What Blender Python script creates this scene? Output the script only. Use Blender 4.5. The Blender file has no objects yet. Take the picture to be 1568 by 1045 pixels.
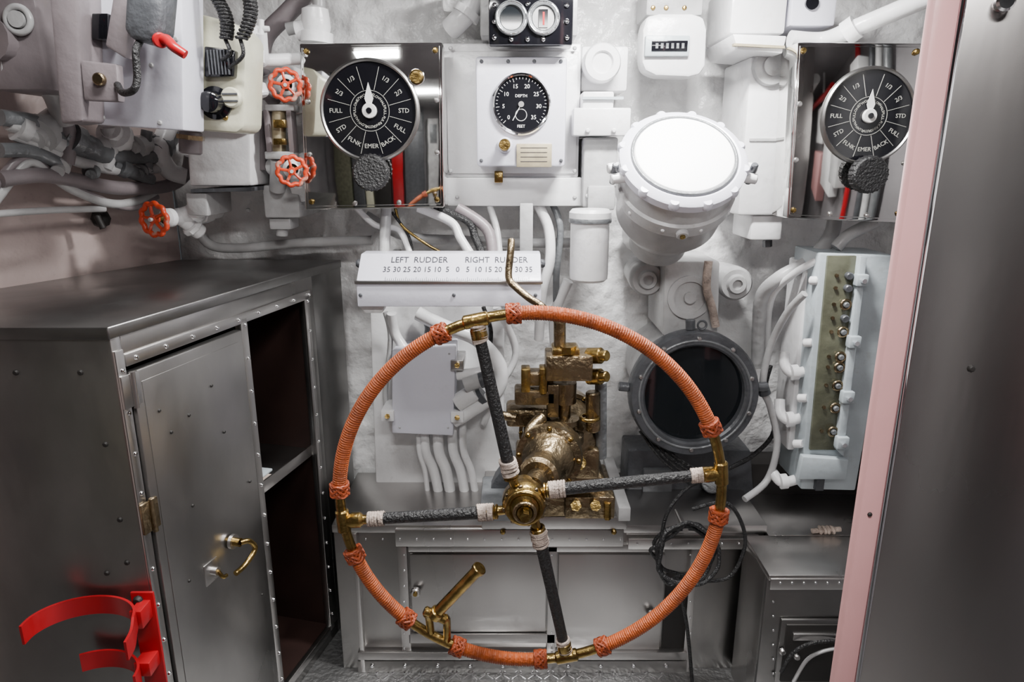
import bpy,bmesh,math,random
from mathutils import Vector,Matrix,noise
random.seed(4)
# ---- survey of the compartment: sight-line (u,v) crossed with a real depth y gives a world point
F=1568*24/36; TH=math.radians(15); CZ=1.86
CS,SN=math.cos(TH),math.sin(TH)
def W(u,v,y):
    a=(u-784)/F; b=(522.5-v)/F
    t=y/(CS+b*SN)
    return Vector((a*t,y,CZ+t*(-SN+b*CS)))
def sc(v,y):
    b=(522.5-v)/F
    return y/(CS+b*SN)/F
V=Vector
# ---------------- materials
def mat(name,col,metal=0,rough=.5,nscale=6,namt=.15,bump=0,bscale=40,emit=0,spec=.5,stretch=None,dirt=None,dthr=.6,rvar=0,grime=0):
    m=bpy.data.materials.new(name); m.use_nodes=True
    nt=m.node_tree; p=nt.nodes['Principled BSDF']
    p.inputs['Metallic'].default_value=metal; p.inputs['Roughness'].default_value=rough
    p.inputs['Specular IOR Level'].default_value=spec
    tc=nt.nodes.new('ShaderNodeTexCoord'); mp=nt.nodes.new('ShaderNodeMapping')
    nt.links.new(tc.outputs['Object'],mp.inputs[0])
    if stretch: mp.inputs['Scale'].default_value=stretch
    n=nt.nodes.new('ShaderNodeTexNoise'); n.inputs['Scale'].default_value=nscale; n.inputs['Detail'].default_value=6
    nt.links.new(mp.outputs[0],n.inputs['Vector'])
    r=nt.nodes.new('ShaderNodeValToRGB')
    d=dirt if dirt else tuple(c*(1-namt*2) for c in col)
    r.color_ramp.elements[0].position=.3 if not dirt else 1-dthr-.08
    r.color_ramp.elements[1].position=.7 if not dirt else 1-dthr+.05
    r.color_ramp.elements[0].color=(*d,1); r.color_ramp.elements[1].color=(*col,1)
    nt.links.new(n.outputs['Fac'],r.inputs[0]); out=r.outputs[0]
    if grime:   # scuffs and stains
        n4=nt.nodes.new('ShaderNodeTexNoise'); n4.inputs['Scale'].default_value=17; n4.inputs['Detail'].default_value=9; n4.inputs['Roughness'].default_value=.72
        nt.links.new(mp.outputs[0],n4.inputs['Vector'])
        r4=nt.nodes.new('ShaderNodeValToRGB'); r4.color_ramp.elements[0].position=.57; r4.color_ramp.elements[1].position=.70
        r4.color_ramp.elements[0].color=(0,0,0,1); r4.color_ramp.elements[1].color=(grime,grime,grime,1)
        nt.links.new(n4.outputs['Fac'],r4.inputs[0])
        mx=nt.nodes.new('ShaderNodeMix'); mx.data_type='RGBA'
        nt.links.new(r4.outputs[0],mx.inputs[0]); nt.links.new(out,mx.inputs[6]); mx.inputs[7].default_value=(.20,.175,.15,1)
        out=mx.outputs[2]
    nt.links.new(out,p.inputs['Base Color'])
    if rvar:
        mr=nt.nodes.new('ShaderNodeMapRange'); mr.inputs['To Min'].default_value=max(.02,rough-rvar); mr.inputs['To Max'].default_value=rough+rvar
        n3=nt.nodes.new('ShaderNodeTexNoise'); n3.inputs['Scale'].default_value=nscale*1.7; n3.inputs['Detail'].default_value=5
        nt.links.new(mp.outputs[0],n3.inputs['Vector']); nt.links.new(n3.outputs['Fac'],mr.inputs[0]); nt.links.new(mr.outputs[0],p.inputs['Roughness'])
    if bump:
        n2=nt.nodes.new('ShaderNodeTexNoise'); n2.inputs['Scale'].default_value=bscale; n2.inputs['Detail'].default_value=4
        nt.links.new(mp.outputs[0],n2.inputs['Vector'])
        bp=nt.nodes.new('ShaderNodeBump'); bp.inputs['Strength'].default_value=bump; bp.inputs['Distance'].default_value=.02
        nt.links.new(n2.outputs['Fac'],bp.inputs['Height']); nt.links.new(bp.outputs[0],p.inputs['Normal'])
    if emit:
        p.inputs['Emission Color'].default_value=(*col,1); p.inputs['Emission Strength'].default_value=emit
    return m
HULL=mat('hull_white_paint',(.80,.80,.80),0,.28,5,.06,1.0,15,grime=.25)
HULLP=mat('hull_pinkish_paint',(.50,.40,.38),0,.38,3,.14,.5,9,grime=.3)
SHELL=mat('compartment_grey',(.20,.19,.20),0,.5,3,.14,.2,9)
WHITE=mat('white_enamel',(.77,.77,.78),0,.28,9,.08,.10,30,grime=.25)
LILAC=mat('pale_lilac_enamel',(.64,.64,.72),0,.28,4,.05,.04,50,grime=.12)
LGREY=mat('light_grey_paint',(.47,.47,.475),0,.34,10,.16,.15,30,grime=.4)
MAUVE=mat('mauve_grey_paint',(.22,.19,.20),0,.38,8,.14,.12,30,grime=.3)
CREAM=mat('cream_paint',(.58,.57,.44),0,.36,8,.08,.1,40,grime=.2)
BLUEG=mat('blue_grey_paint',(.42,.475,.505),0,.34,9,.10,.1,30,grime=.3)
OLIVE=mat('olive_insulation_board',(.125,.13,.09),0,.22,14,.25,.1,40,grime=.3)
PAPER=mat('white_compass_cover_glow',(.97,.97,.97),0,.5,3,.01,emit=1.2)  # plain white cover, emission added so it looks overexposed
CHROME=mat('polished_chrome',(.85,.85,.87),1,.06,5,.03,.02,6)
MIRROR=mat('polished_steel_face',(.80,.80,.78),1,.04,3,.06,.06,2.0,rvar=.03)
STEEL=mat('galley_stainless',(.48,.47,.46),1,.32,3,.18,.10,9,stretch=(1,1,.5),rvar=.14)
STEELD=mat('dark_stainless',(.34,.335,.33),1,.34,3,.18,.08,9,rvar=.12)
STEELB=mat('brushed_stainless',(.60,.585,.575),1,.30,2,.14,.06,9,stretch=(1,1,.2),rvar=.1)
PANEL=mat('door_stainless',(.56,.53,.52),1,.27,1.6,.16,.08,6,stretch=(1,1,.3),rvar=.08)
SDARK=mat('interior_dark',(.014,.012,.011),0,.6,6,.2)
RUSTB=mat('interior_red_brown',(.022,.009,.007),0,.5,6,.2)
BRASS=mat('aged_brass',(.44,.30,.10),1,.27,22,.3,.15,60)
BRONZE=mat('bronze_casting',(.33,.255,.155),1,.33,12,.28,.35,45,grime=.3)
ORANGE=mat('orange_cord',(.40,.078,.012),0,.52,25,.25,.3,160)
ORANGD=mat('dark_orange_cord',(.31,.048,.008),0,.5,25,.25,.3,160)
RED=mat('red_enamel',(.36,.006,.012),0,.28,10,.1)
REDV=mat('valve_orange_red',(.50,.045,.012),0,.38,26,.1,.2,60,dirt=(.48,.38,.31),dthr=.64)
PINK=mat('pink_paint',(.66,.345,.345),0,.34,2.5,.09,.1,20,stretch=(1,1,.5))
BLACK=mat('black_rubber',(.010,.010,.011),0,.42,20,.1,.5,150)
DIAL=mat('black_dial',(.006,.006,.008),0,.08,5,.1)
MARK=mat('dial_white_marks',(.42,.42,.38),0,.5)
MARKW=mat('pointer_white',(.72,.72,.70),0,.4)
INK=mat('black_ink',(.02,.02,.03),0,.6)
TWINE=mat('white_twine',(.54,.44,.38),0,.8,40,.28,.5,160)
GLASSB=mat('dark_glass',(.008,.010,.012),0,.05,3,.1)
TAN=mat('tan_label',(.44,.38,.25),.3,.45,30,.15)
GREYR=mat('dark_grey_casting',(.09,.095,.105),.2,.36,14,.2,.2,50)
GREYM=mat('mid_grey_casting',(.18,.19,.20),.2,.36,14,.2,.2,50)
PLATE=mat('floor_plate',(.42,.42,.42),.9,.45,5,.2,.3,60)
LAMP=mat('lamp_tube',(1,.98,.95),0,.5,emit=6)
# ---------------- mesh builder (one mesh per real object)
class O:
    def __init__(s,name): s.name=name; s.bm=bmesh.new(); s.mats=[]
    def mi(s,m):
        if m not in s.mats: s.mats.append(m)
        return s.mats.index(m)
    def merge(s,b,m):
        i=s.mi(m)
        bmesh.ops.recalc_face_normals(b,faces=b.faces)
        for f in b.faces: f.material_index=i; f.smooth=True
        me=bpy.data.meshes.new('t'); b.to_mesh(me); b.free(); s.bm.from_mesh(me); bpy.data.meshes.remove(me)
    def hexa(s,pts,m,bev=0):
        b=bmesh.new(); v=[b.verts.new(p) for p in pts]
        n=len(v)//2
        b.faces.new(v[:n]); b.faces.new(v[n:][::-1])
        for i in range(n): b.faces.new((v[i],v[(i+1)%n],v[n+(i+1)%n],v[n+i]))
        if bev: bmesh.ops.bevel(b,geom=b.edges[:],offset=bev,segments=2,affect='EDGES',profile=.5,clamp_overlap=True)
        s.merge(b,m); return s
    def box(s,x0,x1,y0,y1,z0,z1,m,bev=0):
        return s.hexa([(x0,y0,z0),(x1,y0,z0),(x1,y0,z1),(x0,y0,z1),(x0,y1,z0),(x1,y1,z0),(x1,y1,z1),(x0,y1,z1)],m,bev)
    def prism(s,uv,y,d,m,bev=0):      # outline on the plane y, thickness d towards the hull
        d=min(d,2.585-y)
        f=[W(u,v,y) for u,v in uv]
        return s.hexa(f+[p+V((0,d,0)) for p in f],m,bev)
    def pb(s,u0,v0,u1,v1,y,d,m,bev=0):  # true axis aligned box
        d=min(d,2.585-y)
        vm=(v0+v1)/2
        x0=W(u0,vm,y).x; x1=W(u1,vm,y).x; z0=W(u0,v1,y).z; z1=W(u0,v0,y).z
        return s.box(x0,x1,y,y+d,z0,z1,m,bev)
    def lathe(s,prof,o,n,m,seg=28):
        n=V(n).normalized(); a=n.orthogonal().normalized(); c=n.cross(a); o=V(o)
        b=bmesh.new(); rings=[]
        for r,h in prof:
            if r<1e-6: rings.append([b.verts.new(o+n*h)])
            else: rings.append([b.verts.new(o+n*h+(a*math.cos(2*math.pi*i/seg)+c*math.sin(2*math.pi*i/seg))*r) for i in range(seg)])
        for A,B in zip(rings,rings[1:]):
            for i in range(seg):
                j=(i+1)%seg
                q=[A[i%len(A)],A[j%len(A)],B[j%len(B)],B[i%len(B)]]
                q2=[]
                for x in q:
                    if x not in q2: q2.append(x)
                if len(q2)>2: b.faces.new(q2)
        s.merge(b,m); return s
    def cyl(s,p0,p1,r,m,seg=20,bev=.0,r1=None):
        p0,p1=V(p0),V(p1); L=(p1-p0).length; r1=r if r1 is None else r1
        if bev: pr=[(0,0),(r-bev,0),(r,bev),(r1,L-bev),(r1-bev,L),(0,L)]
        else: pr=[(0,0),(r,0),(r1,L),(0,L)]
        return s.lathe(pr,p0,p1-p0,m,seg)
    def bolt(s,p,r,m,n=(0,-1,0),seg=8):
        return s.lathe([(r,-.2*r),(r,.35*r),(.65*r,.8*r),(0,.9*r)],p,n,m,seg)
    def tube(s,pts,r,m,seg=10,res=6,closed=False,raw=False,rf=None):
        pts=[V(p) for p in pts]
        if not raw and len(pts)>2:
            q=[]; n=len(pts)
            for i in range(n if closed else n-1):
                g=lambda k: pts[k%n] if closed else pts[max(0,min(n-1,k))]
                p0,p1,p2,p3=g(i-1),g(i),g(i+1),g(i+2)
                for k in range(res):
                    t=k/res
                    q.append(.5*((2*p1)+(p2-p0)*t+(2*p0-5*p1+4*p2-p3)*t*t+(3*p1-p0-3*p2+p3)*t**3))
            if not closed: q.append(pts[-1])
            pts=q
        n=len(pts); b=bmesh.new(); rings=[]; nv=None
        for i,p in enumerate(pts):
            if closed: T=pts[(i+1)%n]-pts[i-1]
            else: T=pts[min(n-1,i+1)]-pts[max(0,i-1)]
            if T.length<1e-9: T=V((0,0,1))
            T.normalize()
            nv=T.orthogonal() if nv is None else nv-T*nv.dot(T)
            nv.normalize(); bn=T.cross(nv)
            rr=rf(i/(n-1)) if rf else r
            rings.append([b.verts.new(p+(nv*math.cos(2*math.pi*k/seg)+bn*math.sin(2*math.pi*k/seg))*rr) for k in range(seg)])
        pr=list(zip(rings,rings[1:]))
        if closed: pr.append((rings[-1],rings[0]))
        for A,B in pr:
            off=0
            if B is rings[0] and closed:
                off=min(range(seg),key=lambda o:(A[0].co-B[o].co).length)
            for k in range(seg): b.faces.new((A[k],A[(k+1)%seg],B[(k+1+off)%seg],B[(k+off)%seg]))
        if not closed: b.faces.new(rings[0][::-1]); b.faces.new(rings[-1])
        s.merge(b,m); return s
    def pt(s,uvy,r,m,**k): return s.tube([W(*q) for q in uvy],r,m,**k)
    def torus(s,c,n,R,r,m,N=40,seg=10,lobe=0,k=5):
        n=V(n).normalized(); a=n.orthogonal().normalized(); e=n.cross(a); c=V(c)
        P=[c+(a*math.cos(t)+e*math.sin(t))*R*(1+lobe*math.cos(k*t)) for t in [2*math.pi*i/N for i in range(N)]]
        return s.tube(P,r,m,seg=seg,closed=True,raw=True)
    def handwheel(s,c,n,R,m,k=5):
        n=V(n).normalized(); a=n.orthogonal().normalized(); e=n.cross(a); c=V(c)
        s.torus(c,n,R,R*.17,m,N=60,lobe=.06,k=k*2)
        for i in range(k):
            t=2*math.pi*i/k+.3
            s.tube([c,c+(a*math.cos(t)+e*math.sin(t))*R*.5+n*R*.08,c+(a*math.cos(t)+e*math.sin(t))*R],R*.11,m,seg=6)
        s.cyl(c-n*R*.25,c+n*R*.2,R*.28,m,seg=12); s.cyl(c+n*R*.1,c+n*R*.4,R*.13,LGREY,seg=6)
        return s
    def text(s,t,x,z,y,size,m,rot=0,matrix=None,sx=1):
        cu=bpy.data.curves.new('f','FONT'); cu.body=t; cu.size=size; cu.align_x='CENTER'; cu.align_y='CENTER'; cu.extrude=.0003; cu.resolution_u=2
        ob=bpy.data.objects.new('f',cu); bpy.context.collection.objects.link(ob)
        bpy.context.view_layer.update()
        me=bpy.data.meshes.new_from_object(ob.evaluated_get(bpy.context.evaluated_depsgraph_get()))
        b=bmesh.new(); b.from_mesh(me)
        if sx!=1: bmesh.ops.scale(b,vec=(sx,1,1),verts=b.verts)
        M=matrix if matrix is not None else Matrix.Translation((x,y,z))@Matrix.Rotation(math.pi/2,4,'X')@Matrix.Rotation(rot,4,'Z')
        bmesh.ops.transform(b,matrix=M,verts=b.verts)
        i=s.mi(m)
        for f in b.faces: f.material_index=i
        m2=bpy.data.meshes.new('t'); b.to_mesh(m2); b.free(); s.bm.from_mesh(m2)
        bpy.data.objects.remove(ob); bpy.data.curves.remove(cu); bpy.data.meshes.remove(me); bpy.data.meshes.remove(m2)
        return s
    def ribbon(s,pts,up,h,th,m,res=6):
        pts=[V(p) for p in pts]; up=V(up).normalized(); q=[]; n=len(pts)
        for i in range(n-1):
            g=lambda k: pts[max(0,min(n-1,k))]
            p0,p1,p2,p3=g(i-1),g(i),g(i+1),g(i+2)
            for k in range(res):
                t=k/res; q.append(.5*((2*p1)+(p2-p0)*t+(2*p0-5*p1+4*p2-p3)*t*t+(3*p1-p0-3*p2+p3)*t**3))
        q.append(pts[-1]); b=bmesh.new(); R=[]
        for i,p in enumerate(q):
            T=(q[min(len(q)-1,i+1)]-q[max(0,i-1)]).normalized(); sd=T.cross(up).normalized()*th/2
            R.append([b.verts.new(p+sd+up*h/2),b.verts.new(p-sd+up*h/2),b.verts.new(p-sd-up*h/2),b.verts.new(p+sd-up*h/2)])
        for A,B in zip(R,R[1:]):
            for k in range(4): b.faces.new((A[k],A[(k+1)%4],B[(k+1)%4],B[k]))
        b.faces.new(R[0]); b.faces.new(R[-1][::-1]); s.merge(b,m); return s
    def done(s):
        me=bpy.data.meshes.new(s.name)
        vs=s.bm.verts; lo=V((min(v.co.x for v in vs),min(v.co.y for v in vs),min(v.co.z for v in vs)))
        hi=V((max(v.co.x for v in vs),max(v.co.y for v in vs),max(v.co.z for v in vs))); c=(lo+hi)/2
        bmesh.ops.translate(s.bm,vec=-c,verts=vs)
        s.bm.to_mesh(me); s.bm.free()
        for m in s.mats: me.materials.append(m)
        me.set_sharp_from_angle(angle=math.radians(38))
        ob=bpy.data.objects.new(s.name,me); ob.location=c
        bpy.context.collection.objects.link(ob); return ob
YW=2.585
# ================= ROOM
o=O('wall_back')
b=bmesh.new(); NX,NZ=190,170; g=[]
for i in range(NX+1):
    r=[]
    for j in range(NZ+1):
        x=-1.27+i*(2.77/NX); z=-.02+j*(2.78/NZ)
        r.append(b.verts.new((x,2.632+.02*noise.noise(V((x*3,0,z*3)))+.016*noise.noise(V((x*11,5,z*11)))+.010*noise.noise(V((x*24,9,z*24))),z)))
    g.append(r)
for i in range(NX):
    for j in range(NZ): b.faces.new((g[i][j],g[i+1][j],g[i+1][j+1],g[i][j+1]))
o.merge(b,HULL); o.box(-1.3,1.52,2.68,2.74,-.02,2.78,HULL); o.done()
# slanted left hull
def slab(name,p,q,z0,z1,th,m,b=0):
    p,q=V((*p,0)),V((*q,0)); d=(q-p).normalized(); nn=V((-d.y,d.x,0))*th
    pts=[(p.x,p.y,z0),(q.x,q.y,z0),(q.x,q.y,z1),(p.x,p.y,z1)]
    o=O(name); o.hexa([V(a) for a in pts]+[V(a)+nn for a in pts],m,b); return o
slab('wall_left',(-2.75,-.55),(-1.265,2.6),-.02,2.78,.08,HULLP).done()
slab('wall_left_aft',(-2.75,-1.6),(-2.75,-.5),-.02,2.78,.08,SHELL).done()
slab('wall_right',(1.5,2.68),(1.5,-1.6),-.02,2.78,.08,SHELL).done()
slab('wall_rear',(1.5,-1.6),(-2.8,-1.6),-.02,2.78,.08,SHELL).done()
o=O('ceiling'); o.box(-2.85,1.6,-1.7,2.7,2.76,2.84,SHELL)
o.done()
o=O('floor'); o.box(-2.85,1.6,-1.7,2.7,-.06,0,PLATE)
for i in range(36):
    for j in range(16):
        x=-.5+i*.03; y=1.7+j*.03; s=1 if (i+j)%2 else -1
        o.hexa([(x-.009*s-.003,y-.009,0),(x-.009*s+.003,y-.009,0),(x+.009*s+.003,y+.009,0),(x+.009*s-.003,y+.009,0),
                (x-.009*s-.002,y-.008,.003),(x-.009*s+.002,y-.008,.003),(x+.009*s+.002,y+.008,.003),(x+.009*s-.002,y+.008,.003)],CHROME)
o.done()

# ================= LOCKER (left)
C1=V((-.92,1.51,0)); C2=V((-.706,2.38,0)); ZT=1.49
dv=(C2-C1).normalized(); nn=V((dv.y,-dv.x,0))   # outward (to the right / camera)
def L(s_,z,out=0): return C1+dv*s_+V((0,0,z))+nn*out
def lbox(o,s0,s1,z0,z1,o0,o1,m,bev=0):
    o.hexa([L(s0,z0,o1),L(s1,z0,o1),L(s1,z1,o1),L(s0,z1,o1),L(s0,z0,o0),L(s1,z0,o0),L(s1,z1,o0),L(s0,z1,o0)],m,bev)
o=O('stainless_locker')
# top slab
top=[(-1.72,1.50),(-.915,1.50),(-.70,2.38),(-.645,2.57),(-1.255,2.57)]
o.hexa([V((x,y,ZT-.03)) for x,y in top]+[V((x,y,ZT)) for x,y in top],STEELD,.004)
o.box(-1.70,-.92,1.51,1.53,0,ZT-.03,STEEL,.003)       # face to the passage
LL=(C2-C1).length
lbox(o,0,.03,0,ZT-.03,-.03,0,STEEL,.003)
lbox(o,.03,LL,1.385,ZT-.03,-.02,0,STEEL,.002)
lbox(o,.475,.505,.06,1.385,-.02,0,STEEL,.002)
lbox(o,.835,LL,.0,1.385,-.02,0,STEEL,.002)
lbox(o,0,LL,0,.06,-.02,0,STEEL,.002)
# frame flanges round the opening and door
lbox(o,.47,.50,.05,1.40,0,.006,STEELB,.002); lbox(o,.83,.86,.05,1.40,0,.006,STEELB,.002)
lbox(o,.03,.87,1.385,1.415,0,.006,STEELB,.002); lbox(o,.0,.025,.0,1.43,0,.008,STEELB,.002); lbox(o,.5,.83,.04,.07,0,.006,STEELB,.002)
# door
lbox(o,.035,.462,.08,1.37,-.015,.012,STEEL,.004); lbox(o,.06,.437,.11,1.34,.012,.014,STEEL,.001)
# interior
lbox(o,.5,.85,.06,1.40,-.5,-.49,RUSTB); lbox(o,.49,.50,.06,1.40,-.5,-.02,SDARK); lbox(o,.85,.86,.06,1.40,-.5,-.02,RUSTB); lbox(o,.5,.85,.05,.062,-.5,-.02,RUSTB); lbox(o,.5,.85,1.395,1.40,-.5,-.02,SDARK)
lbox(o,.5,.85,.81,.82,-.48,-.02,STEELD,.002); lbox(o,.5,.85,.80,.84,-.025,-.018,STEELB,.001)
lbox(o,.505,.60,.822,.835,-.14,-.03,TWINE,.003); lbox(o,.52,.62,.836,.845,-.12,-.04,BLUEG,.003)
# end panel
e0=C2; e1=V((-.65,2.57,0))
d2=(e1-e0).normalized(); n2=V((d2.y,-d2.x,0))*-.02
p=[e0,e1,e1+V((0,0,ZT-.03)),e0+V((0,0,ZT-.03))]
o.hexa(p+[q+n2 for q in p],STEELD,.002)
# rivets
for k in range(13):
    z=.12+k*.105
    for s_ in (.013,.485,.845): o.bolt(L(s_,z,.008),.006,CHROME,nn)
for k in range(9): o.bolt(L(.06+k*.1,1.40,.007),.006,CHROME,nn)
for s_,z in [(.1,1.25),(.2,1.2),(.33,1.1),(.12,.75),(.3,1.25),(.42,.9),(.42,.5),(.13,1.18),(.17,.95)]: o.bolt(L(s_,z,.014),.005,SDARK,nn)
for x,z in [(-1.0,1.38),(-1.15,1.38),(-.97,1.2),(-.965,1.0),(-.965,.88),(-1.02,.85),(-1.3,1.38)]: o.bolt((x,1.51,z),.007,SDARK)
# hinges
for z in (1.33,1.0,.35):
    lbox(o,-.004,.05,z-.04,z+.04,.01,.018,BRONZE if z==1.0 else STEELB,.001); o.cyl(L(.028,z-.045,.02),L(.028,z+.045,.02),.007,BRONZE if z==1.0 else STEELB,seg=10)
# handle
hz=.745
o.cyl(L(.30,hz+.02,.012),L(.30,hz+.02,.05),.013,BRASS); o.cyl(L(.30,hz+.02,.02),L(.30,hz+.02,.03),.022,STEELB)
o.tube([L(.30,hz+.02,.05),L(.32,hz+.015,.065),L(.335,hz-.02,.07),L(.29,hz-.045,.065),L(.25,hz-.05,.06)],.0085,BRASS)
o.cyl(L(.21,hz-.02,.012),L(.21,hz-.02,.035),.012,STEELB); lbox(o,.18,.235,hz-.055,hz+.01,.012,.017,STEELB,.001)
o.tube([L(.21,hz-.02,.035),L(.215,hz-.04,.045),L(.23,hz-.045,.045)],.006,BRASS)
o.done()

# red extinguisher bracket in front of locker face
o=O('red_extinguisher_bracket')
c=W(110,988,1.36); R=.125
pts=[V((c.x+R*1.0*math.cos(t),1.39+R*.8*math.sin(t),c.z+.015)) for t in [math.radians(a) for a in range(10,200,20)]]
o.ribbon(pts,(0,0,1),.05,.006,RED)
bx=pts[0].x
o.ribbon([pts[0],V((bx+.008,1.38,c.z)),V((bx+.008,1.35,c.z-.01))],(0,0,1),.05,.006,RED)
o.box(bx-.05,bx+.008,1.488,1.496,c.z-.36,c.z+.05,RED,.003); o.box(bx-.03,bx,1.44,1.51,c.z-.02,c.z+.03,RED,.003)
o.bolt(V((bx-.03,1.486,c.z+.03)),.012,SDARK)
pts2=[V((c.x+.0+R*.9*math.cos(t),1.39+R*.75*math.sin(t),c.z-.14)) for t in [math.radians(a) for a in range(0,130,18)]]
o.ribbon(pts2,(0,0,1),.05,.006,RED); o.box(bx-.04,bx,1.44,1.51,c.z-.16,c.z-.12,RED,.003)
o.done()

# ================= STEERING WHEEL
YH=1.5; cw=V((.045,YH,1.062)); RW=.462
def wang(u,v):
    p=W(u,v,YH); return math.atan2(p.z-cw.z,p.x-cw.x)
def wp(a,r=RW,out=0): return cw+V((math.cos(a)*r,-out,math.sin(a)*r))
o=O('ship_steering_wheel')
o.torus(cw,(0,-1,0),RW,.0125,BRASS,N=120,seg=14)
spans=[((675,497),(530,755)),((557,840),(638,940)),((700,980),(833,1010)),((920,998),(1108,785)),((1090,660),(780,480))]
def knot(a):
    c=wp(a); T=V((-math.sin(a),0,math.cos(a))); A=V((math.cos(a),0,math.sin(a))); B=V((0,1,0))
    for ph in (0,math.pi):
        P=[]; N=120
        for i in range(N):
            f=2*math.pi*3*i/N
            P.append(c+T*(.014*math.sin(f*5/3+ph))+(A*math.cos(f)+B*math.sin(f))*(.0203+.0012*math.cos(f*10/3+ph)))
        o.tube(P,.0038,ORANGD,seg=6,closed=True,raw=True)
    o.tube([c-T*.016,c-T*.008,c,c+T*.008,c+T*.016],.0185,ORANGD,seg=14)
for (p,q) in spans:
    a0=wang(*p); a1=wang(*q)
    while a1<a0: a1+=2*math.pi
    if a1-a0>5: a0,a1=a1,a0+2*math.pi
    n=int((a1-a0)*RW/.0013)
    P=[wp(a0+(a1-a0)*i/n) for i in range(n+1)]
    o.tube(P,.0165,ORANGE,seg=14,raw=True,rf=lambda t,n=n:.0166+.0009*math.sin(t*n*math.pi/2.2))
    knot(a0+.02); knot(a1-.02)
hub=V((.030,YH-.0,1.052))
def wr(c,T,r,m,k=7,w=.03):   # twine whipping
    for i in range(k):
        o.torus(c+T*(w*(i/(k-1)-.5))+V((random.uniform(-.001,.001),0,0)),T+V((random.uniform(-.15,.15),random.uniform(-.15,.15),0)),r,.0035,m,N=18,seg=6)
for q,qi in [((733,510),(780,718)),((1072,728),(850,750)),((575,795),(745,785)),((864,990),(826,822))]:
    e=W(*q,YH); i_=W(*qi,YH); d=(e-i_).normalized()
    rel=e-cw; bq=rel.dot(d); tt=-bq+math.sqrt(bq*bq-rel.dot(rel)+RW*RW)
    rim=e+d*tt
    o.tube([rim,e,i_,i_-d*.03+(hub-i_)*.2,hub],.012,BRASS,seg=12,raw=True)
    o.tube([i_,(i_*2+e)/3,(i_+e*2)/3,e],.0155,BLACK,seg=14,rf=lambda t:.0158-.002*t)
    wr(e-d*.002,d,.0155,TWINE,8,.034); wr(i_+d*.004,d,.0185,TWINE,8,.034)
    wr(i_-d*.018,d,.0155,BRASS,3,.012)
    o.lathe([(.012,-.028),(.019,-.02),(.019,0),(.014,.012),(.012,.03)],rim-d*.022,d,BRASS)
    T=V((-d.z,0,d.x)); o.cyl(rim-T*.03,rim+T*.03,.0165,BRASS,bev=.004)
# hub
hp=[(0,-.055),(.018,-.055),(.02,-.05),(.02,-.035),(.034,-.03),(.048,-.022),(.054,-.01),(.054,.02),(.046,.032),(.036,.04),(.03,.09),(0,.09)]
o.lathe(hp,hub,(0,1,0),BRASS)
o.torus(hub+V((0,-.026,0)),(0,1,0),.040,.008,BRASS); o.cyl(hub+V((0,-.075,0)),hub+V((0,-.05,0)),.013,BRASS,seg=6)
o.torus(hub+V((0,-.05,0)),(0,1,0),.024,.005,BRONZE)
for i in range(8):
    t=i*math.pi/4+.2; o.bolt(hub+V((.050*math.cos(t),-.016,.050*math.sin(t))),.006,BRONZE)
# folding handle
h0=W(668,940,YH-.02); h1=W(733,872,YH-.05)
d=(h1-h0).normalized()
o.cyl(h0,h1,.0145,BRASS,bev=.003); o.cyl(h1-d*.006,h1+d*.006,.018,BRASS,bev=.002); o.cyl(h0-d*.012,h0+d*.012,.019,BRASS,bev=.003)
o.tube([h0-V((.025,0,.0)),h0-V((.02,-.01,.02)),wp(wang(668,962))],.010,BRASS)
o.tube([h0+V((.02,0,-.012)),h0+V((.025,.01,-.03)),wp(wang(690,975))],.010,BRASS)
o.cyl(h0-V((.03,0,-.01)),h0+V((.025,0,-.02)),.012,BRASS,bev=.003)
o.done()

# ================= STEERING GEAR (bronze pump)
o=O('bronze_steering_gear')
G=W(858,668,2.0)
ax=(G-hub).normalized()
o.cyl(hub+ax*.095,G,.028,BRONZE)
m1=hub+ax*.28
o.lathe([(0,-.12),(.045,-.12),(.055,-.11),(.055,-.07),(.045,-.06),(.05,-.02),(.07,.0),(.078,.03),(.096,.035),(.096,.06),(.078,.065),(.085,.12),(0,.12)],m1,ax,BRONZE,40)
for i in range(8):
    a=ax.orthogonal().normalized(); e=ax.cross(a); t=i*math.pi/4
    o.bolt(m1+ax*.033+(a*math.cos(t)+e*math.sin(t))*.088,.008,BRASS,-ax)
# rounded housing
o.lathe([(0,-.13),(.05,-.125),(.09,-.10),(.115,-.06),(.125,0),(.125,.1),(.10,.14),(0,.14)],G+V((.01,.05,-.01)),(0,1,0),BRONZE,36)
o.lathe([(.128,-.012),(.140,-.01),(.140,.02),(.128,.022)],G+V((.01,.06,-.01)),(0,1,0),BRONZE,36)
for i in range(12):
    t=i*math.pi/6; o.bolt(G+V((.01+.134*math.cos(t),.048,-.01+.134*math.sin(t))),.007,BRASS)
o.cyl(G+V((-.06,-.04,-.18)),G+V((-.06,.1,-.06)),.06,BRONZE,bev=.01)
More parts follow.
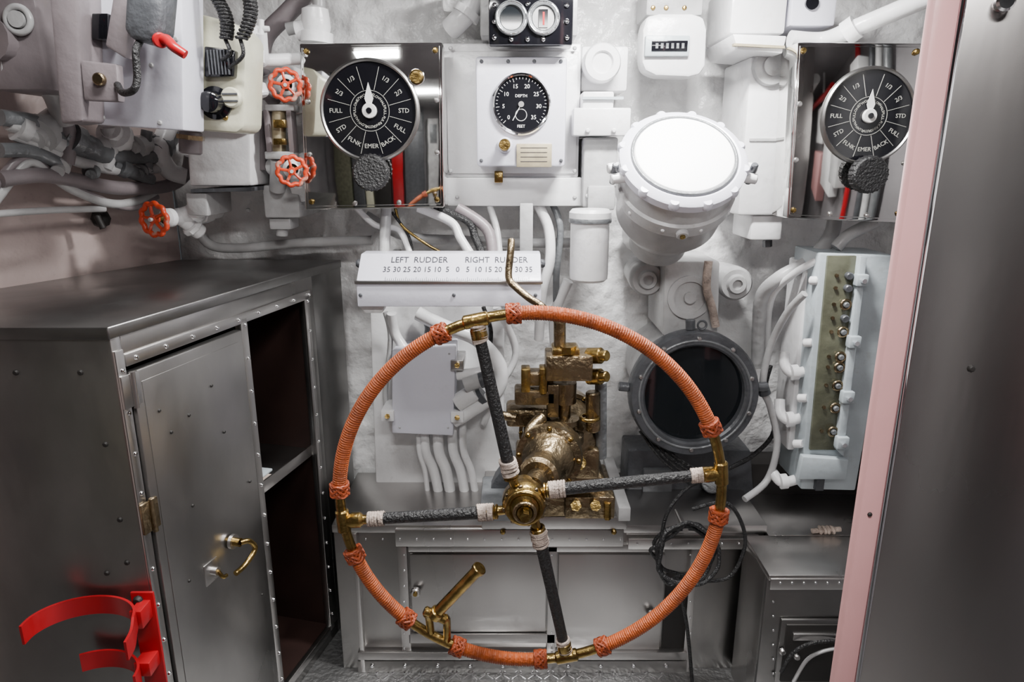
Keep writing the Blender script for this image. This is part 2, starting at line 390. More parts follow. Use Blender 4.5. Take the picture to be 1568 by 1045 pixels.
# vertical column
q=W(864,655,1.93)
z=lambda v:W(864,v,1.93).z
o.lathe([(.06,z(676)),(.06,z(664)),(.035,z(660)),(.030,z(650)),(.045,z(648)),(.045,z(640)),(.018,z(638)),(.018,z(618)),(.034,z(616)),(.034,z(585)),(0,z(585))],(q.x,1.93,0),(0,0,1),BRONZE)
o.pb(836,546,908,585,1.88,.10,BRONZE,.006); o.pb(846,535,888,550,1.89,.08,BRASS,.006)
o.cyl(W(857,540,1.93),W(857,485,1.93),.018,BRONZE,bev=.003); o.cyl(W(870,540,1.9),W(870,530,1.9),.024,BRASS,seg=6)
o.pb(798,572,848,592,1.92,.06,BRONZE,.006); o.pb(788,600,852,622,1.90,.08,BRONZE,.008); o.pb(775,628,840,656,1.93,.10,BRONZE,.012)
o.pb(798,566,812,602,1.90,.05,BRASS,.004); o.pb(826,565,838,607,1.90,.05,BRASS,.004); o.pb(838,590,856,640,1.9,.05,BRONZE,.004)
o.tube([W(790,640,1.92),W(765,635,1.93),W(755,622,1.98),W(750,600,2.1)],.014,BRONZE)
o.tube([W(830,640,1.9),W(812,660,1.86),W(805,690,1.84),W(812,715,1.84)],.018,BRONZE)
for v_ in (545,577):
    o.cyl(W(900,v_,1.93),W(922,v_,1.9),.024,BRASS,bev=.004); o.cyl(W(918,v_,1.9),W(930,v_,1.88),.016,BRASS,bev=.003)
o.cyl(W(908,600,1.92),W(908,660,1.92),.022,BRONZE,bev=.004); o.cyl(W(920,585,1.95),W(920,700,1.98),.018,GREYM)
o.torus(W(903,640,1.9),(0,0,1),.026,.006,BRASS,N=24)
o.pb(880,690,918,735,1.93,.12,BRONZE,.01); o.cyl(W(888,710,1.93),W(888,710,1.9),.02,BRASS,bev=.003)
o.pb(790,695,830,738,1.86,.12,BRONZE,.014)
# lower body & feet
o.prism([(825,735),(925,730),(945,790),(800,795)],2.02,.22,BRONZE,.012)
o.pb(865,762,942,796,1.98,.25,BRONZE,.008); o.pb(735,775,790,800,2.0,.22,GREYM,.008)
o.prism([(738,778),(800,778),(800,700),(782,700),(758,735)],2.12,.06,GREYR,.006)
for u in (882,912): o.cyl(W(u,775,1.98),W(u,775,1.95),.018,BRASS,seg=6)
o.cyl(W(930,770,1.98),W(930,795,1.98),.012,BRASS,seg=6)
o.done()

# ================= LOWER BENCH
YB=2.15
zb=W(700,805,YB).z
o=O('stainless_bench')
x0=-.635; x1=W(1165,900,YB).x; xp=W(548,900,YB).x
o.box(x0,x1,YB,2.57,zb-.03,zb,STEELB,.003)
o.box(x0,x1,YB+.02,YB+.04,0.0,zb-.03,STEEL,.002)
o.box(x0,x0+.02,YB+.04,2.55,0.0,zb-.03,STEEL,.002); o.box(x1-.02,x1,YB+.04,2.55,0,zb-.03,STEEL,.002)
o.box(xp-.008,xp+.008,YB-.005,YB+.03,0,zb-.03,STEELB,.002)
o.pb(605,812,955,838,YB-.015,.04,STEELB,.003)
o.pb(612,838,626,1000,YB,.03,STEELB,.002); o.pb(626,972,850,986,YB,.03,STEELB,.002); o.pb(838,838,852,1010,YB,.03,STEELB,.002)
o.pb(625,836,1018,846,YB,.03,STEELB,.002); o.pb(630,850,836,968,YB+.008,.02,STEELB,.002)
o.pb(854,850,1014,1005,YB+.008,.02,STEELB,.002)
o.pb(1016,880,1052,1030,YB+.012,.012,SDARK); o.pb(1052,836,1062,1030,YB,.03,STEELB,.002); o.pb(962,826,1165,842,YB-.01,.035,STEELB,.002)  # black slab puts the shade of the open gap into colour
o.pb(548,1000,1052,1012,YB-.01,.04,STEELB,.003); o.pb(548,1013,1052,1033,YB-.004,.03,STEEL,.003)
o.pb(1142,842,1160,1030,YB,.03,STEELB,.002)
for u,v in [(637,905),(997,940)]:
    p=W(u,v,YB); o.cyl(p,p-V((0,.02,0)),.018,STEELB,bev=.004); o.cyl(p-V((0,.02,0)),p-V((0,.025,0)),.008,BRASS)
for u in list(range(560,1160,26)): o.bolt(W(u,833 if u>960 else 826,YB-.016 if u<960 else YB-.012),.004,CHROME)
for v in range(850,1000,24):
    for u in (619,845,1057,1151): o.bolt(W(u,v,YB-.001),.004,CHROME)
for u in range(570,1050,50): o.bolt(W(u,1020,YB-.006),.008,CHROME)
o.done()
o=O('gear_foundation_plate')
o.box(W(738,800,YB).x,W(958,800,YB).x,YB-.03,2.5,zb+.001,zb+.05,STEELB,.004)
o.box(W(942,800,YB).x,W(960,800,YB).x,YB-.06,2.5,zb+.05,zb+.10,LGREY,.003)
for u in (770,940): 
    p=W(u,815,YB-.03); o.bolt(p,.01,BRASS)
o.done()
o=O('shadow_block_below_glass')  # dark block standing in for the shadows below the sight glass
o.prism([(962,690),(1150,690),(1156,770),(958,770)],2.42,.16,GREYR,.01)
o.pb(985,720,1030,760,2.40,.03,GREYM,.004); o.cyl(W(1090,740,2.42),W(1090,740,2.38),.04,GREYM,bev=.004)
o.done()
# right hand cabinet
o=O('stainless_side_cabinet')
xa=W(1176,900,1.9).x; zc=.58
o.box(xa,1.45,1.9,2.14,zc-.02,zc,STEELB,.003); o.box(x1+.003,1.45,2.14,2.45,zc-.02,zc,STEELB,.001); o.box(xa,1.45,1.91,1.93,0.0,zc-.02,STEELD,.002); o.box(xa,xa+.02,1.93,2.14,0,zc-.02,STEEL,.002); o.box(xa+.005,1.45,1.895,1.91,zc-.05,zc-.01,STEELB,.003)
o.box(x1+.003,1.46,2.44,2.56,0,zc+.13,SDARK,.002)  # black box paints in the shade of the gap behind
o.pb(1192,950,1330,1045,1.895,.012,STEELD,.002); o.pb(1200,958,1330,1045,1.888,.012,SDARK,.002); o.pb(1215,972,1330,982,1.878,.012,STEELB,.002)
for v in range(900,1045,22): o.bolt(W(1184,v,1.905),.004,CHROME)
for u in range(1195,1290,18): o.bolt(W(u,893,1.893),.004,CHROME)
o.pt([(1196,1030,1.86),(1215,1000,1.86),(1245,985,1.85),(1290,982,1.87)],.006,BLACK); o.pt([(1215,1045,1.86),(1235,1012,1.86),(1260,998,1.85),(1290,992,1.87)],.006,LGREY)
o.bolt(W(1198,998,1.888),.012,STEELB); o.bolt(W(1220,1006,1.888),.012,STEELB)
o.done()
o=O('knotted_rag')
c=W(1267,797,2.15); c.z=zc+.015
for i in range(4): o.torus(c+V(((i-1.5)*.014,0,0)),(1,.4*(i%2)-.2,.3),.011,.006,TWINE,N=16,seg=6)
o.tube([c-V((.05,0,.005)),c,c+V((.05,0,.003))],.009,TWINE)
o.done()

# ================= RUDDER/ENGINE ORDER INDICATORS (two)
def indicator(corners,cd,rd,knobpos,y,side):
    o=O('order_indicator_box')
    o.prism(corners,y,.13,MIRROR,.006)
    cu=sum(c[0] for c in corners)/4; cv=sum(c[1] for c in corners)/4
    ins=[(c[0]+(cu-c[0])*.04,c[1]+(cv-c[1])*.04) for c in corners]
    o.prism(ins,y-.006,.01,MIRROR,.003)
    # standoff to the hull
    o.prism([(c[0]+(cu-c[0])*.35,c[1]+(cv-c[1])*.35) for c in corners],y+.12,1,LGREY)
    c=W(*cd,y-.006); r=rd*sc(cd[1],y)
    o.lathe([(0,-.004),(r*.95,-.004),(r*.95,-.012),(r*.98,-.016),(r*1.02,-.012),(r*1.03,0)],c,(0,1,0),STEELD,64)
    o.cyl(c+V((0,-.003,0)),c+V((0,-.007,0)),r*.95,DIAL,seg=64)
    yy=c.y-.0075
    o.torus((c.x,yy,c.z),(0,1,0),r*.40,.0008,MARK,N=48,seg=4)
    words=['STOP','1/3','2/3','STD','FULL','BACK','EMER','FLNK','STD','FULL','2/3','1/3']
    inner=['AHD','SLOW','HALF','FULL','FLK','RING','ASTN','SLOW','HALF','FULL','ONE','TWO']
    for i in range(12):
        t=math.pi/2-(i+.5)*math.pi/6; dx,dz=math.cos(t),math.sin(t)
        a=V((c.x+dx*r*.42,yy,c.z+dz*r*.42)); b_=V((c.x+dx*r*.88,yy,c.z+dz*r*.88))
        o.tube([a,b_],.0008,MARK,seg=4)
        t2=math.pi/2-i*math.pi/6
        rot=t2-math.pi/2 if math.sin(t2)>-.1 else t2+math.pi/2
        if abs(math.cos(t2))>.8: rot=t2 if math.cos(t2)>0 else t2+math.pi
        if i: o.text(words[i],c.x+math.cos(t2)*r*.70,c.z+math.sin(t2)*r*.70,yy,r*.125,MARK,rot)
        rr=r*.31
        o.text(inner[i],c.x+math.cos(t2)*rr,c.z+math.sin(t2)*rr,yy,r*.075,MARK,t2-math.pi/2)
    # pointer
    P=[(0,.55),(.09,.24),(.04,.10),(-.04,.10),(-.09,.24)]
    f=[V((c.x+a*r,yy-.006,c.z+b2*r)) for a,b2 in P]; o.hexa(f+[p+V((0,.002,0)) for p in f],MARKW)
    o.cyl((c.x,yy,c.z),(c.x,yy-.012,c.z),r*.15,MARKW,bev=.002); o.cyl((c.x,yy,c.z),(c.x,yy-.016,c.z),r*.06,DIAL)
    # knob
    k=W(*knobpos,y-.006); rk=27*sc(knobpos[1],y)
    o.lathe([(rk*.5,0),(rk*.5,-.02),(rk,-.022),(rk,-.05),(rk*.9,-.058),(0,-.058)],k,(0,1,0),BLACK,24)
    for i in range(24):
        t=i*math.pi/12; o.cyl(k+V((rk*math.cos(t),-.024,rk*math.sin(t))),k+V((rk*math.cos(t),-.05,rk*math.sin(t))),.002,BLACK,seg=6)
    for q in ins:
        p=W(q[0]+(cu-q[0])*.06,q[1]+(cv-q[1])*.06,y-.006); o.bolt(p,.009,BRASS)
    for t in (.33,.66):
        for A,B in ((ins[0],ins[3]),(ins[1],ins[2]),(ins[3],ins[2])):
            o.bolt(W(A[0]+(B[0]-A[0])*t+(cu-A[0])*.05,A[1]+(B[1]-A[1])*t+(cv-A[1])*.03,y-.006),.008,STEELB)
    if side<0:
        p=W(638,118,y-.006); o.cyl(p,p-V((0,.02,0)),.019,BRASS,bev=.004); o.torus(p-V((0,.002,0)),(0,1,0),.022,.003,CHROME)
    return o.done()
indicator([(458,66),(677,64),(680,318),(467,322)],(567,170),74,(572,264),2.2,-1)
indicator([(1222,64),(1414,66),(1384,342),(1205,335)],(1328,178),70,(1320,267),2.1,1)

# ================= CENTRE BOARD + GAUGE
o=O('instrument_backboard')
o.pb(680,66,888,272,2.38,.20,WHITE,.006); o.pb(684,272,892,316,2.36,.22,WHITE,.006); o.pb(684,78,884,266,2.372,.02,WHITE,.004)
for u,v in [(690,74),(880,74),(690,262),(880,262),(700,302),(880,302)]: o.bolt(W(u,v,2.36),.007,LGREY)
o.pb(757,262,770,280,2.33,.04,BRASS,.003)
o.done()
o=O('white_gauge_box')
o.pb(729,86,867,255,2.26,.112,LILAC,.010)
c=W(798,160,2.26); r=43*sc(160,2.26)
o.lathe([(0,-.002),(r*.95,-.002),(r*.95,-.012),(r,-.014),(r*1.06,-.008),(r*1.06,.0)],c,(0,1,0),CHROME,48)
o.cyl(c+V((0,-.002,0)),c+V((0,-.006,0)),r*.95,DIAL,seg=48)
yy=c.y-.0065
for i in range(36):
    t=math.radians(-45+i*270/35-0); k=.78 if i%5==0 else .84
    o.tube([(c.x+math.cos(t)*r*k,yy,c.z+math.sin(t)*r*k),(c.x+math.cos(t)*r*.9,yy,c.z+math.sin(t)*r*.9)],.0009,MARKW,seg=4)
for i in range(8):
    t=math.radians(-45+i*270/7); o.text(str((7-i)*5),c.x+math.cos(t)*r*.63,c.z+math.sin(t)*r*.63,yy,r*.2,MARKW)
o.text('DEPTH',c.x,c.z+r*.28,yy,r*.14,MARKW); o.text('FEET',c.x,c.z-r*.75,yy,r*.14,MARKW)
o.tube([(c.x,yy-.003,c.z),(c.x-.3*r,yy-.003,c.z-.55*r)],.0015,MARKW,seg=4); o.torus((c.x,yy,c.z-r*.36),(0,1,0),r*.2,.001,MARKW,N=24,seg=4)
o.cyl((c.x,yy,c.z),(c.x,yy-.006,c.z),r*.1,STEELB)
k=W(773,222,2.26); o.cyl(k,k-V((0,.05,0)),.018,BRASS,bev=.003); o.cyl(k,k-V((0,.012,0)),.024,LILAC,bev=.003)
o.pb(791,220,845,256,2.252,.01,TAN,.002)
for i in range(4): o.pb(797,226+i*7,838,227+i*7,2.2512,.001,INK)
for u,v in [(737,94),(859,94),(737,246),(859,246),(818,94),(778,94)]: o.bolt(W(u,v,2.26),.006,GREYR)
o.done()
o=O('dual_meter_panel')
o.pb(748,-30,878,69,2.2,.08,DIAL,.006); o.pb(735,-30,885,55,2.29,.3,LGREY,.006)
for u in (783,832):
    c=W(u,28,2.2); r=25*sc(28,2.2); o.lathe([(r*.66,-.001),(r*.7,-.002),(r*.74,-.010),(r*.88,-.012),(r,-.008),(r,0)],c,(0,1,0),GREYM,32)
    o.torus(c-V((0,.010,0)),(0,1,0),r*.9,.0022,CHROME)
    o.cyl(c,c-V((0,.004,0)),r*.68,GLASSB if u<800 else LGREY)
    if u>800: o.pb(825,14,839,42,2.193,.003,DIAL); o.pb(831,18,834,38,2.191,.003,RED)
for u,v in [(757,58),(868,58),(757,8),(868,8),(808,60),(808,6),(783,60),(832,60),(757,33),(868,33)]: o.bolt(W(u,v,2.2),.008,CHROME)
o.done()
# white bits right of board
o=O('white_junction_fitting')
o.pb(892,140,940,172,2.3,.28,WHITE,.006); o.pb(878,165,966,208,2.28,.08,WHITE,.006); o.pb(895,165,955,208,2.36,.22,WHITE,.006); o.pb(893,210,945,318,2.32,.26,LGREY,.008)
o.pb(892,148,955,152,2.29,.02,BLUEG); c=W(921,97,2.35)
o.lathe([(0,-.02),(.03,-.02),(.035,-.03),(.055,-.03),(.06,-.02),(.06,.2),(0,.2)],c,(0,1,0),WHITE)
o.pb(890,70,962,140,2.4,.2,WHITE,.01)
for u,v in [(900,200),(940,200),(900,300),(935,300),(915,295)]: o.bolt(W(u,v,2.275 if v<250 else 2.318),.008,WHITE)
o.pb(900,285,942,322,2.3,.05,LGREY,.006)
o.done()
o=O('white_filter_canister')
c=W(901,430,2.22); tz=W(901,330,2.22).z; r=31*sc(380,2.22)
o.lathe([(0,c.z),(r*.8,c.z),(r*.93,c.z+.008),(r*.95,c.z+.02),(r*.95,tz-.02),(r*1.03,tz-.02),(r*1.03,tz+.01),(r*.9,tz+.02),(0,tz+.02)],(c.x,2.22,0),(0,0,1),WHITE,32)
o.lathe([(r*1.035,tz-.022),(r*1.05,tz-.018),(r*1.05,tz-.012),(r*1.035,tz-.008)],(c.x,2.22,0),(0,0,1),GREYM,32)
o.box(c.x-.02,c.x+.02,2.27,2.58,tz-.06,tz-.03,LGREY,.004)
o.done()
o=O('white_utility_meter')
f=[(984,45),(990,25),(1010,20),(1060,20),(1078,26),(1083,45),(1081,100),(1072,114),(1055,118),(1005,116),(988,108),(983,95)]
o.prism(f,2.35,.1,WHITE,.012); o.pb(990,-30,1078,24,2.4,.18,LGREY,.01)
o.pb(988,54,1056,86,2.335,.02,BLUEG,.004); o.pb(998,62,1053,78,2.331,.01,DIAL,.001)
for i in range(6): o.pb(1004+i*8,66,1008+i*8,74,2.330,.002,GREYM)
o.prism([(1010,60),(1050,60),(1050,110),(1010,110)],2.44,.17,LGREY)
for u in (1000,1020,1048): o.bolt(W(u,12,2.4),.008,BRASS)
o.done()

# ================= COMPASS REPEATER (big white drum)
o=O('gyro_compass_repeater')
n=V((0,-math.cos(math.radians(44)),math.sin(math.radians(44))))
c=W(1047,240,2.0)
prof=[(0,-.43),(.06,-.43),(.095,-.40),(.10,-.33),(.125,-.30),(.160,-.24),(.168,-.15),(.172,-.145),(.177,-.14),(.177,-.10),(.168,-.095),(.168,-.03),(.178,-.028),(.180,-.004),(.174,.0),(.158,.006),(.150,.004),(.142,.002)]
o.lathe(prof,c,n,LGREY,64)
o.lathe([(.169,-.031),(.1795,-.029),(.1812,-.004),(.175,.001),(.158,.0075),(.150,.005),(.142,.003)],c,n,LILAC,64)
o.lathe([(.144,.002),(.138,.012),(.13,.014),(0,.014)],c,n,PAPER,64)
o.torus(c+n*.008,n,.146,.005,GREYM,N=64)
a=V((1,0,0)); e=n.cross(a)
for i in range(12):
    t=math.pi/12+i*math.pi/6; dd=a*math.cos(t)+e*math.sin(t)
    o.lathe([(0,-.022),(.014,-.022),(.017,-.014),(.017,-.004),(.012,.003),(0,.003)],c+dd*.172,n,LILAC,14)
for t in (math.radians(190),math.radians(-10)):
    dd=a*math.cos(t)+e*math.sin(t)
    if dd.z>0: t=-t; dd=a*math.cos(t)+e*math.sin(t)
    s=n.cross(dd)
    o.cyl(c+dd*.198-n*.07,c+dd*.198+n*.006,.010,GREYR,seg=10,bev=.003)
    for q in (-1,1): o.cyl(c+dd*.170+s*q*.020-n*.03,c+dd*.213+s*q*.020-n*.03,.015,WHITE,seg=12,bev=.003)
for i in range(10):
    t=i*math.pi/5; dd=a*math.cos(t)+e*math.sin(t); o.bolt(c+dd*.176-n*.12,.006,WHITE,dd)
p=c-n*.12; dd=-(e if e.z>0 else -e)
o.cyl(p+dd*.17,p+dd*.19,.018,LGREY,bev=.003); o.cyl(p+dd*.19,p+dd*.194,.008,BRASS)
# pedestal arm to the hull
bt=c-n*.37
o.cyl(bt,V((bt.x,2.58,bt.z-.02)),.075,WHITE,bev=.006)
o.prism([(1018,400),(1103,400),(1100,515),(1015,515)],2.3,.28,LGREY,.01)
cc=W(1055,455,2.3); o.lathe([(.075,0),(.075,-.012),(.055,-.012),(.055,-.004),(.02,-.004),(.02,-.02),(0,-.02)],cc,(0,1,0),LGREY,36)
o.pt([(1085,400,2.25),(1082,440,2.25),(1090,470,2.27),(1096,500,2.28)],.014,TWINE); o.done()
for u,v in ((990,427),(1125,434)):
    o=O('round_bulkhead_fitting'); p=W(u,v,2.39)
    o.lathe([(0,-.02),(.018,-.02),(.018,-.035),(.030,-.035),(.036,-.02),(.052,-.02),(.060,-.008),(.060,.03),(.05,.19),(0,.19)],p,(0,1,0),LGREY,36)
    o.done()

# ================= RUDDER ANGLE SCALE
o=O('rudder_angle_scale')
y=2.05
zt=W(680,388,y+.10).z; zm=W(680,432,y).z; zl=W(680,470,y).z
xl=W(545,430,y).x; xr=W(829,430,y).x
# sloped upper face, vertical lower face
o.hexa([(xl,y,zm),(xl,y,zl),(xl,y+.16,zl),(xl,y+.16,zt),(xl,y+.09,zt),(xr,y,zm),(xr,y,zl),(xr,y+.16,zl),(xr,y+.16,zt),(xr,y+.09,zt)],LILAC,.004)
o.box(xl-.004,xr+.004,y-.006,y+.01,zm-.006,zm+.004,STEELB,.002)
sl=math.atan2(zt-zm,.09)
def onface(x,f): return V((x,y+.09*f-.0012*math.sin(sl),zm+(zt-zm)*f+.0012*math.cos(sl)))
WD=xr-xl; x0s=xl+WD*.545; st=WD*.0555
for s_,x,f,sz,sx in [('LEFT  RUDDER',xl+WD*.33,.76,.034,.80),('RIGHT  RUDDER',xl+WD*.755,.76,.034,.78)]+[(str(abs(k)),x0s+k/5*st,.42,.031,.80) for k in range(-35,36,5)]:
    p=onface(x,f); o.text(s_,0,0,0,sz,INK,matrix=Matrix.Translation(p)@Matrix.Rotation(sl,4,'X'),sx=sx)
for k in range(-35,36):
    x=x0s+k/5*st; a_=onface(x,.05); b_=onface(x,.16 if k%5==0 else .11); o.tube([a_,b_],.0006,GREYR,seg=4)
o.box(xl+.03,xl+.06,y+.05,2.58,zt-.12,zt-.04,LGREY,.004); o.box(xr-.06,xr-.03,y+.05,2.58,zt-.12,zt-.04,LGREY,.004)
for u in (552,695,820): o.bolt(W(u,452,y),.006,GREYR)
for x in (xl-.003,xr+.003): o.bolt((x,y+.08,zt-.03),.014,GREYR,(1 if x>0 else -1,0,0)); 
o.prism([(548,468),(590,466),(585,480),(560,480)],y+.03,.06,WHITE,.003)
o.done()
o=O('rudder_pointer_rod'); 
o.pt([(783,368,2.02),(782,385,2.0),(779,425,1.98),(790,440,1.96),(812,458,1.94),(828,468,1.93),(852,490,1.93)],.011,BRONZE,seg=12); o.done()

# ================= white lower board, switch box, wiring
o=O('white_insulation_board'); o.prism([(566,470),(772,470),(772,748),(575,745)],2.48,.10,WHITE,.01); o.done()
o=O('lilac_switch_box')
o.prism([(600,537),(698,530),(694,668),(600,664)],2.34,.12,LILAC,.006)
for u,v in [(593,638),(700,560),(700,640)]:
    o.pb(u-10,v-8,u+10,v+8,2.325,.13,STEELB if v<600 else WHITE,.004); o.cyl(W(u,v,2.32),W(u,v,2.29),.01,BRASS,seg=6)
for u,v in [(610,545),(688,542),(612,655),(686,655)]: o.bolt(W(u,v,2.34),.004,LGREY)
o.done()
o=O('cable_bundle_under_box')
for u0,u1,r in [(650,672,.019),(670,690,.021),(692,712,.019),(708,728,.014),(640,655,.010)]:
    o.pt([(u0,640,2.40),(u0+2,690,2.38),((u0+u1)/2+3,720,2.39),(u1,756,2.42)],r,WHITE)
o.done()
o=O('white_elbow_pipe')
o.pt([(640,480,2.4),(680,500,2.38),(730,520,2.38),(765,560,2.38),(760,600,2.37),(720,630,2.36),(695,645,2.36)],.026,WHITE,seg=16)
o.cyl(W(728,600,2.36),W(700,618,2.36),.034,WHITE); o.cyl(W(742,605,2.37),W(735,610,2.37),.036,GREYR)
o.pt([(700,575,2.36),(735,570,2.36),(760,560,2.4)],.02,WHITE)
o.cyl(W(712,590,2.34),W(735,582,2.34),.028,LGREY); o.cyl(W(735,583,2.34),W(745,580,2.34),.03,GREYR)
o.done()
o=O('instrument_wiring')
for pts,r,m in [
 ([(592,318,2.3),(590,350,2.28),(588,388,2.25)],.018,LGREY),
 ([(545,318,2.3),(575,345,2.3),(610,352,2.3),(628,388,2.27)],.010,WHITE),
 ([(605,318,2.32),(615,345,2.3),(650,372,2.3),(678,388,2.28)],.005,BRASS),
 ([(600,325,2.3),(625,360,2.3),(632,390,2.28)],.005,BLACK),
 ([(640,318,2.32),(690,340,2.32),(705,365,2.3),(722,392,2.28)],.015,WHITE),
 ([(665,318,2.34),(715,338,2.33),(728,365,2.32),(740,392,2.28)],.013,BLACK),
 ([(700,318,2.34),(745,350,2.33),(755,392,2.3)],.019,MAUVE),
 ([(745,300,2.38),(760,350,2.36),(765,392,2.3)],.012,LGREY),
 ([(822,310,2.4),(840,350,2.38),(842,400,2.36),(830,450,2.36),(825,520,2.4)],.018,WHITE),
 ([(845,310,2.42),(858,350,2.4),(852,420,2.4),(852,480,2.42)],.012,GREYM),
 ([(560,330,2.5),(620,362,2.5),(700,368,2.5),(800,372,2.5),(900,372,2.5)],.018,LGREY),
 ([(600,480,2.4),(605,510,2.42),(620,535,2.4)],.018,WHITE),
 ([(590,478,2.42),(598,520,2.42),(590,600,2.44),(595,640,2.44)],.010,LGREY),
 ([(760,470,2.4),(790,540,2.45),(760,600,2.45),(740,650,2.44)],.014,WHITE),
 ([(640,478,2.44),(655,500,2.44),(650,532,2.42)],.012,GREYM),
 ([(740,470,2.46),(752,510,2.46),(745,560,2.46)],.008,BLACK),
 ([(870,430,2.4),(850,480,2.42),(850,530,2.44)],.02,WHITE)]:
    o.pt(pts,r,m)
o.pb(796,312,816,388,2.3,.03,LGREY,.003)
o.done()

# ================= DARK SIGHT GLASS (round)
o=O('round_dark_sight_glass')
c=W(1063,604,2.15); k=sc(604,2.15); n=V((0,-1,.05)).normalized()
R=99*k
o.lathe([(R*.72,.12),(R*.9,.12),(R*.95,.05),(R,.045),(R,-.0),(R*.97,-.012),(R*.80,-.014),(R*.77,-.006),(R*.77,.02)],c,-n,GREYR,64)
o.lathe([(R*.78,.02),(R*.5,.016),(0,.014)],c,-n,GLASSB,48)
o.torus(c+n*.014,n,R*.86,.004,GREYM,N=64,seg=6)
a=V((1,0,0)); e=n.cross(a)
for i in range(10):
    t=i*math.pi/5+.3; o.bolt(c+n*.012+(a*math.cos(t)+e*math.sin(t))*R*.89,.009,STEELB,n)
for t in (math.radians(5),math.radians(95),math.radians(175)):
    dd=a*math.cos(t)+e*math.sin(t); o.cyl(c+dd*R-n*.02,c+dd*(R+.035)-n*.02,.016,GREYR,bev=.003)
o.cyl(c+V((0,.10,0)),c+V((0,.43,0)),R*.75,LGREY)
p=W(1075,498,2.15); o.torus(p,(0,1,0),.014,.004,GREYR,N=20,seg=6); o.done()

# ================= RIGHT: pipes, white box, switch panel
o=O('white_vertical_conduit_box')
o.pb(1140,86,1212,330,2.3,.28,WHITE,.01); o.pb(1150,330,1198,368,2.32,.2,WHITE,.008); o.pb(1148,212,1208,216,2.295,.02,LGREY)
c=W(1180,102,2.3); o.lathe([(0,-.03),(.03,-.03),(.03,-.02),(.055,-.018),(.06,-.005),(.06,.05)],c,(0,1,0),LGREY,28)
o.cyl(W(1175,368,2.4),W(1175,378,2.4),.016,GREYR,seg=6); o.done()
o=O('upper_white_ducting')
o.pb(1120,-30,1206,52,2.3,.28,WHITE,.01); o.prism([(1122,52),(1205,55),(1198,82),(1130,76)],2.2,.3,WHITE,.004); o.prism([(1124,66),(1202,70),(1202,74),(1124,70)],2.19,.02,TAN)
o.pb(1212,-30,1282,40,2.3,.2,LILAC,.008); c=W(1242,5,2.3); o.cyl(c,c-V((0,.01,0)),.02,DIAL)
o.pt([(1210,60,2.3),(1260,62,2.3),(1305,45,2.2),(1360,22,2.15),(1425,-5,2.1)],.026,WHITE,seg=16)
o.cyl(W(1295,52,2.2),W(1312,40,2.18),.036,WHITE)
o.done()
o=O('white_pipe_bend')
o.pb(675,-30,732,20,2.42,.16,HULL,.02); o.pt([(690,45,2.4),(705,30,2.38),(722,10,2.38),(728,-20,2.38)],.035,WHITE,seg=16); o.cyl(W(712,25,2.37),W(718,15,2.37),.045,WHITE)
o.done()
o=O('right_conduit_pipes')
for pts,r,m in [([(1278,338,2.3),(1270,365,2.28),(1240,400,2.25),(1195,425,2.25),(1168,452,2.3),(1162,500,2.35),(1160,560,2.4)],.024,LGREY),
 ([(1232,450,2.1),(1205,480,2.15),(1180,530,2.2),(1168,590,2.2),(1180,625,2.2),(1190,680,2.2),(1175,735,2.2),(1140,765,2.15)],.012,LGREY),
 ([(1260,395,2.15),(1215,420,2.2),(1180,460,2.3),(1175,540,2.4)],.012,WHITE),
 ([(1340,340,2.2),(1300,360,2.2),(1280,380,2.2)],.02,LGREY),
 ([(1180,560,2.25),(1172,600,2.25),(1185,660,2.25),(1150,700,2.25),(1110,720,2.3)],.008,BLACK)]:
    o.pt(pts,r,m,seg=12)
o.lathe([(.01,0),(.02,.003),(.02,.03),(.01,.035)],W(1172,605,2.19),(-.4,0,.9),GREYR); o.done()
o=O('switch_fuse_box')
fr=[(1256,388),(1374,392),(1310,752),(1226,750)]
o.prism(fr,2.12,.2,BLUEG,.006)
o.prism([(1268,392),(1318,392),(1284,690),(1240,690)],2.11,.02,OLIVE,.003)
o.prism([(1318,392),(1328,394),(1292,700),(1282,690)],2.085,.04,BLUEG,.003)
o.prism([(1236,404),(1258,402),(1226,690),(1206,690)],2.2,.15,WHITE,.006)
o.prism([(1230,700),(1300,705),(1296,735),(1222,735)],2.09,.03,BLUEG,.004)
for i,v in enumerate([422,441,466,487,508,546,562,590,624,660]):
    u=1300-(v-420)*.10; p=W(u-2,v,2.11)
    if i in (0,1,3): o.cyl(p,p-V((0,.02,0)),.012,GREYR,bev=.003)
    else:
        o.torus(p-V((0,.008,0)),(0,1,0),.015,.004,BRONZE,N=20,seg=6); o.cyl(p,p-V((0,.018,0)),.009,GREYM,bev=.003)
    o.cyl(p-V((.035,0,0)),p-V((.035,.006,0)),.006,BRONZE,seg=8)
for v in (430,525,610,680):
    u=1247-(v-420)*.1; o.cyl(W(u-6,v,2.15),W(u+8,v,2.13),.014,WHITE,bev=.003); u=1322-(v-420)*.12; o.pb(u-8,v-9,u+10,v+9,2.07,.03,BLUEG,.004)
    p=W(u,v,2.07); o.cyl(p,p-V((0,.015,0)),.008,CHROME,seg=6)
for v in (568,640,735):
    o.pt([(1235-(v-560)*.1,v,2.18),(1215-(v-560)*.1,v+4,2.18),(1203-(v-560)*.1,v-8,2.2),(1202-(v-560)*.1,v-28 if v<700 else v-10,2.22)],.018,WHITE); o.cyl(W(1222-(v-560)*.1,v+2,2.17),W(1212-(v-560)*.1,v+3,2.17),.026,WHITE)
o.pb(1250,735,1262,752,2.1,.02,GREYR); o.done()
o=O('coiled_black_cable')
c=W(1048,838,2.02)
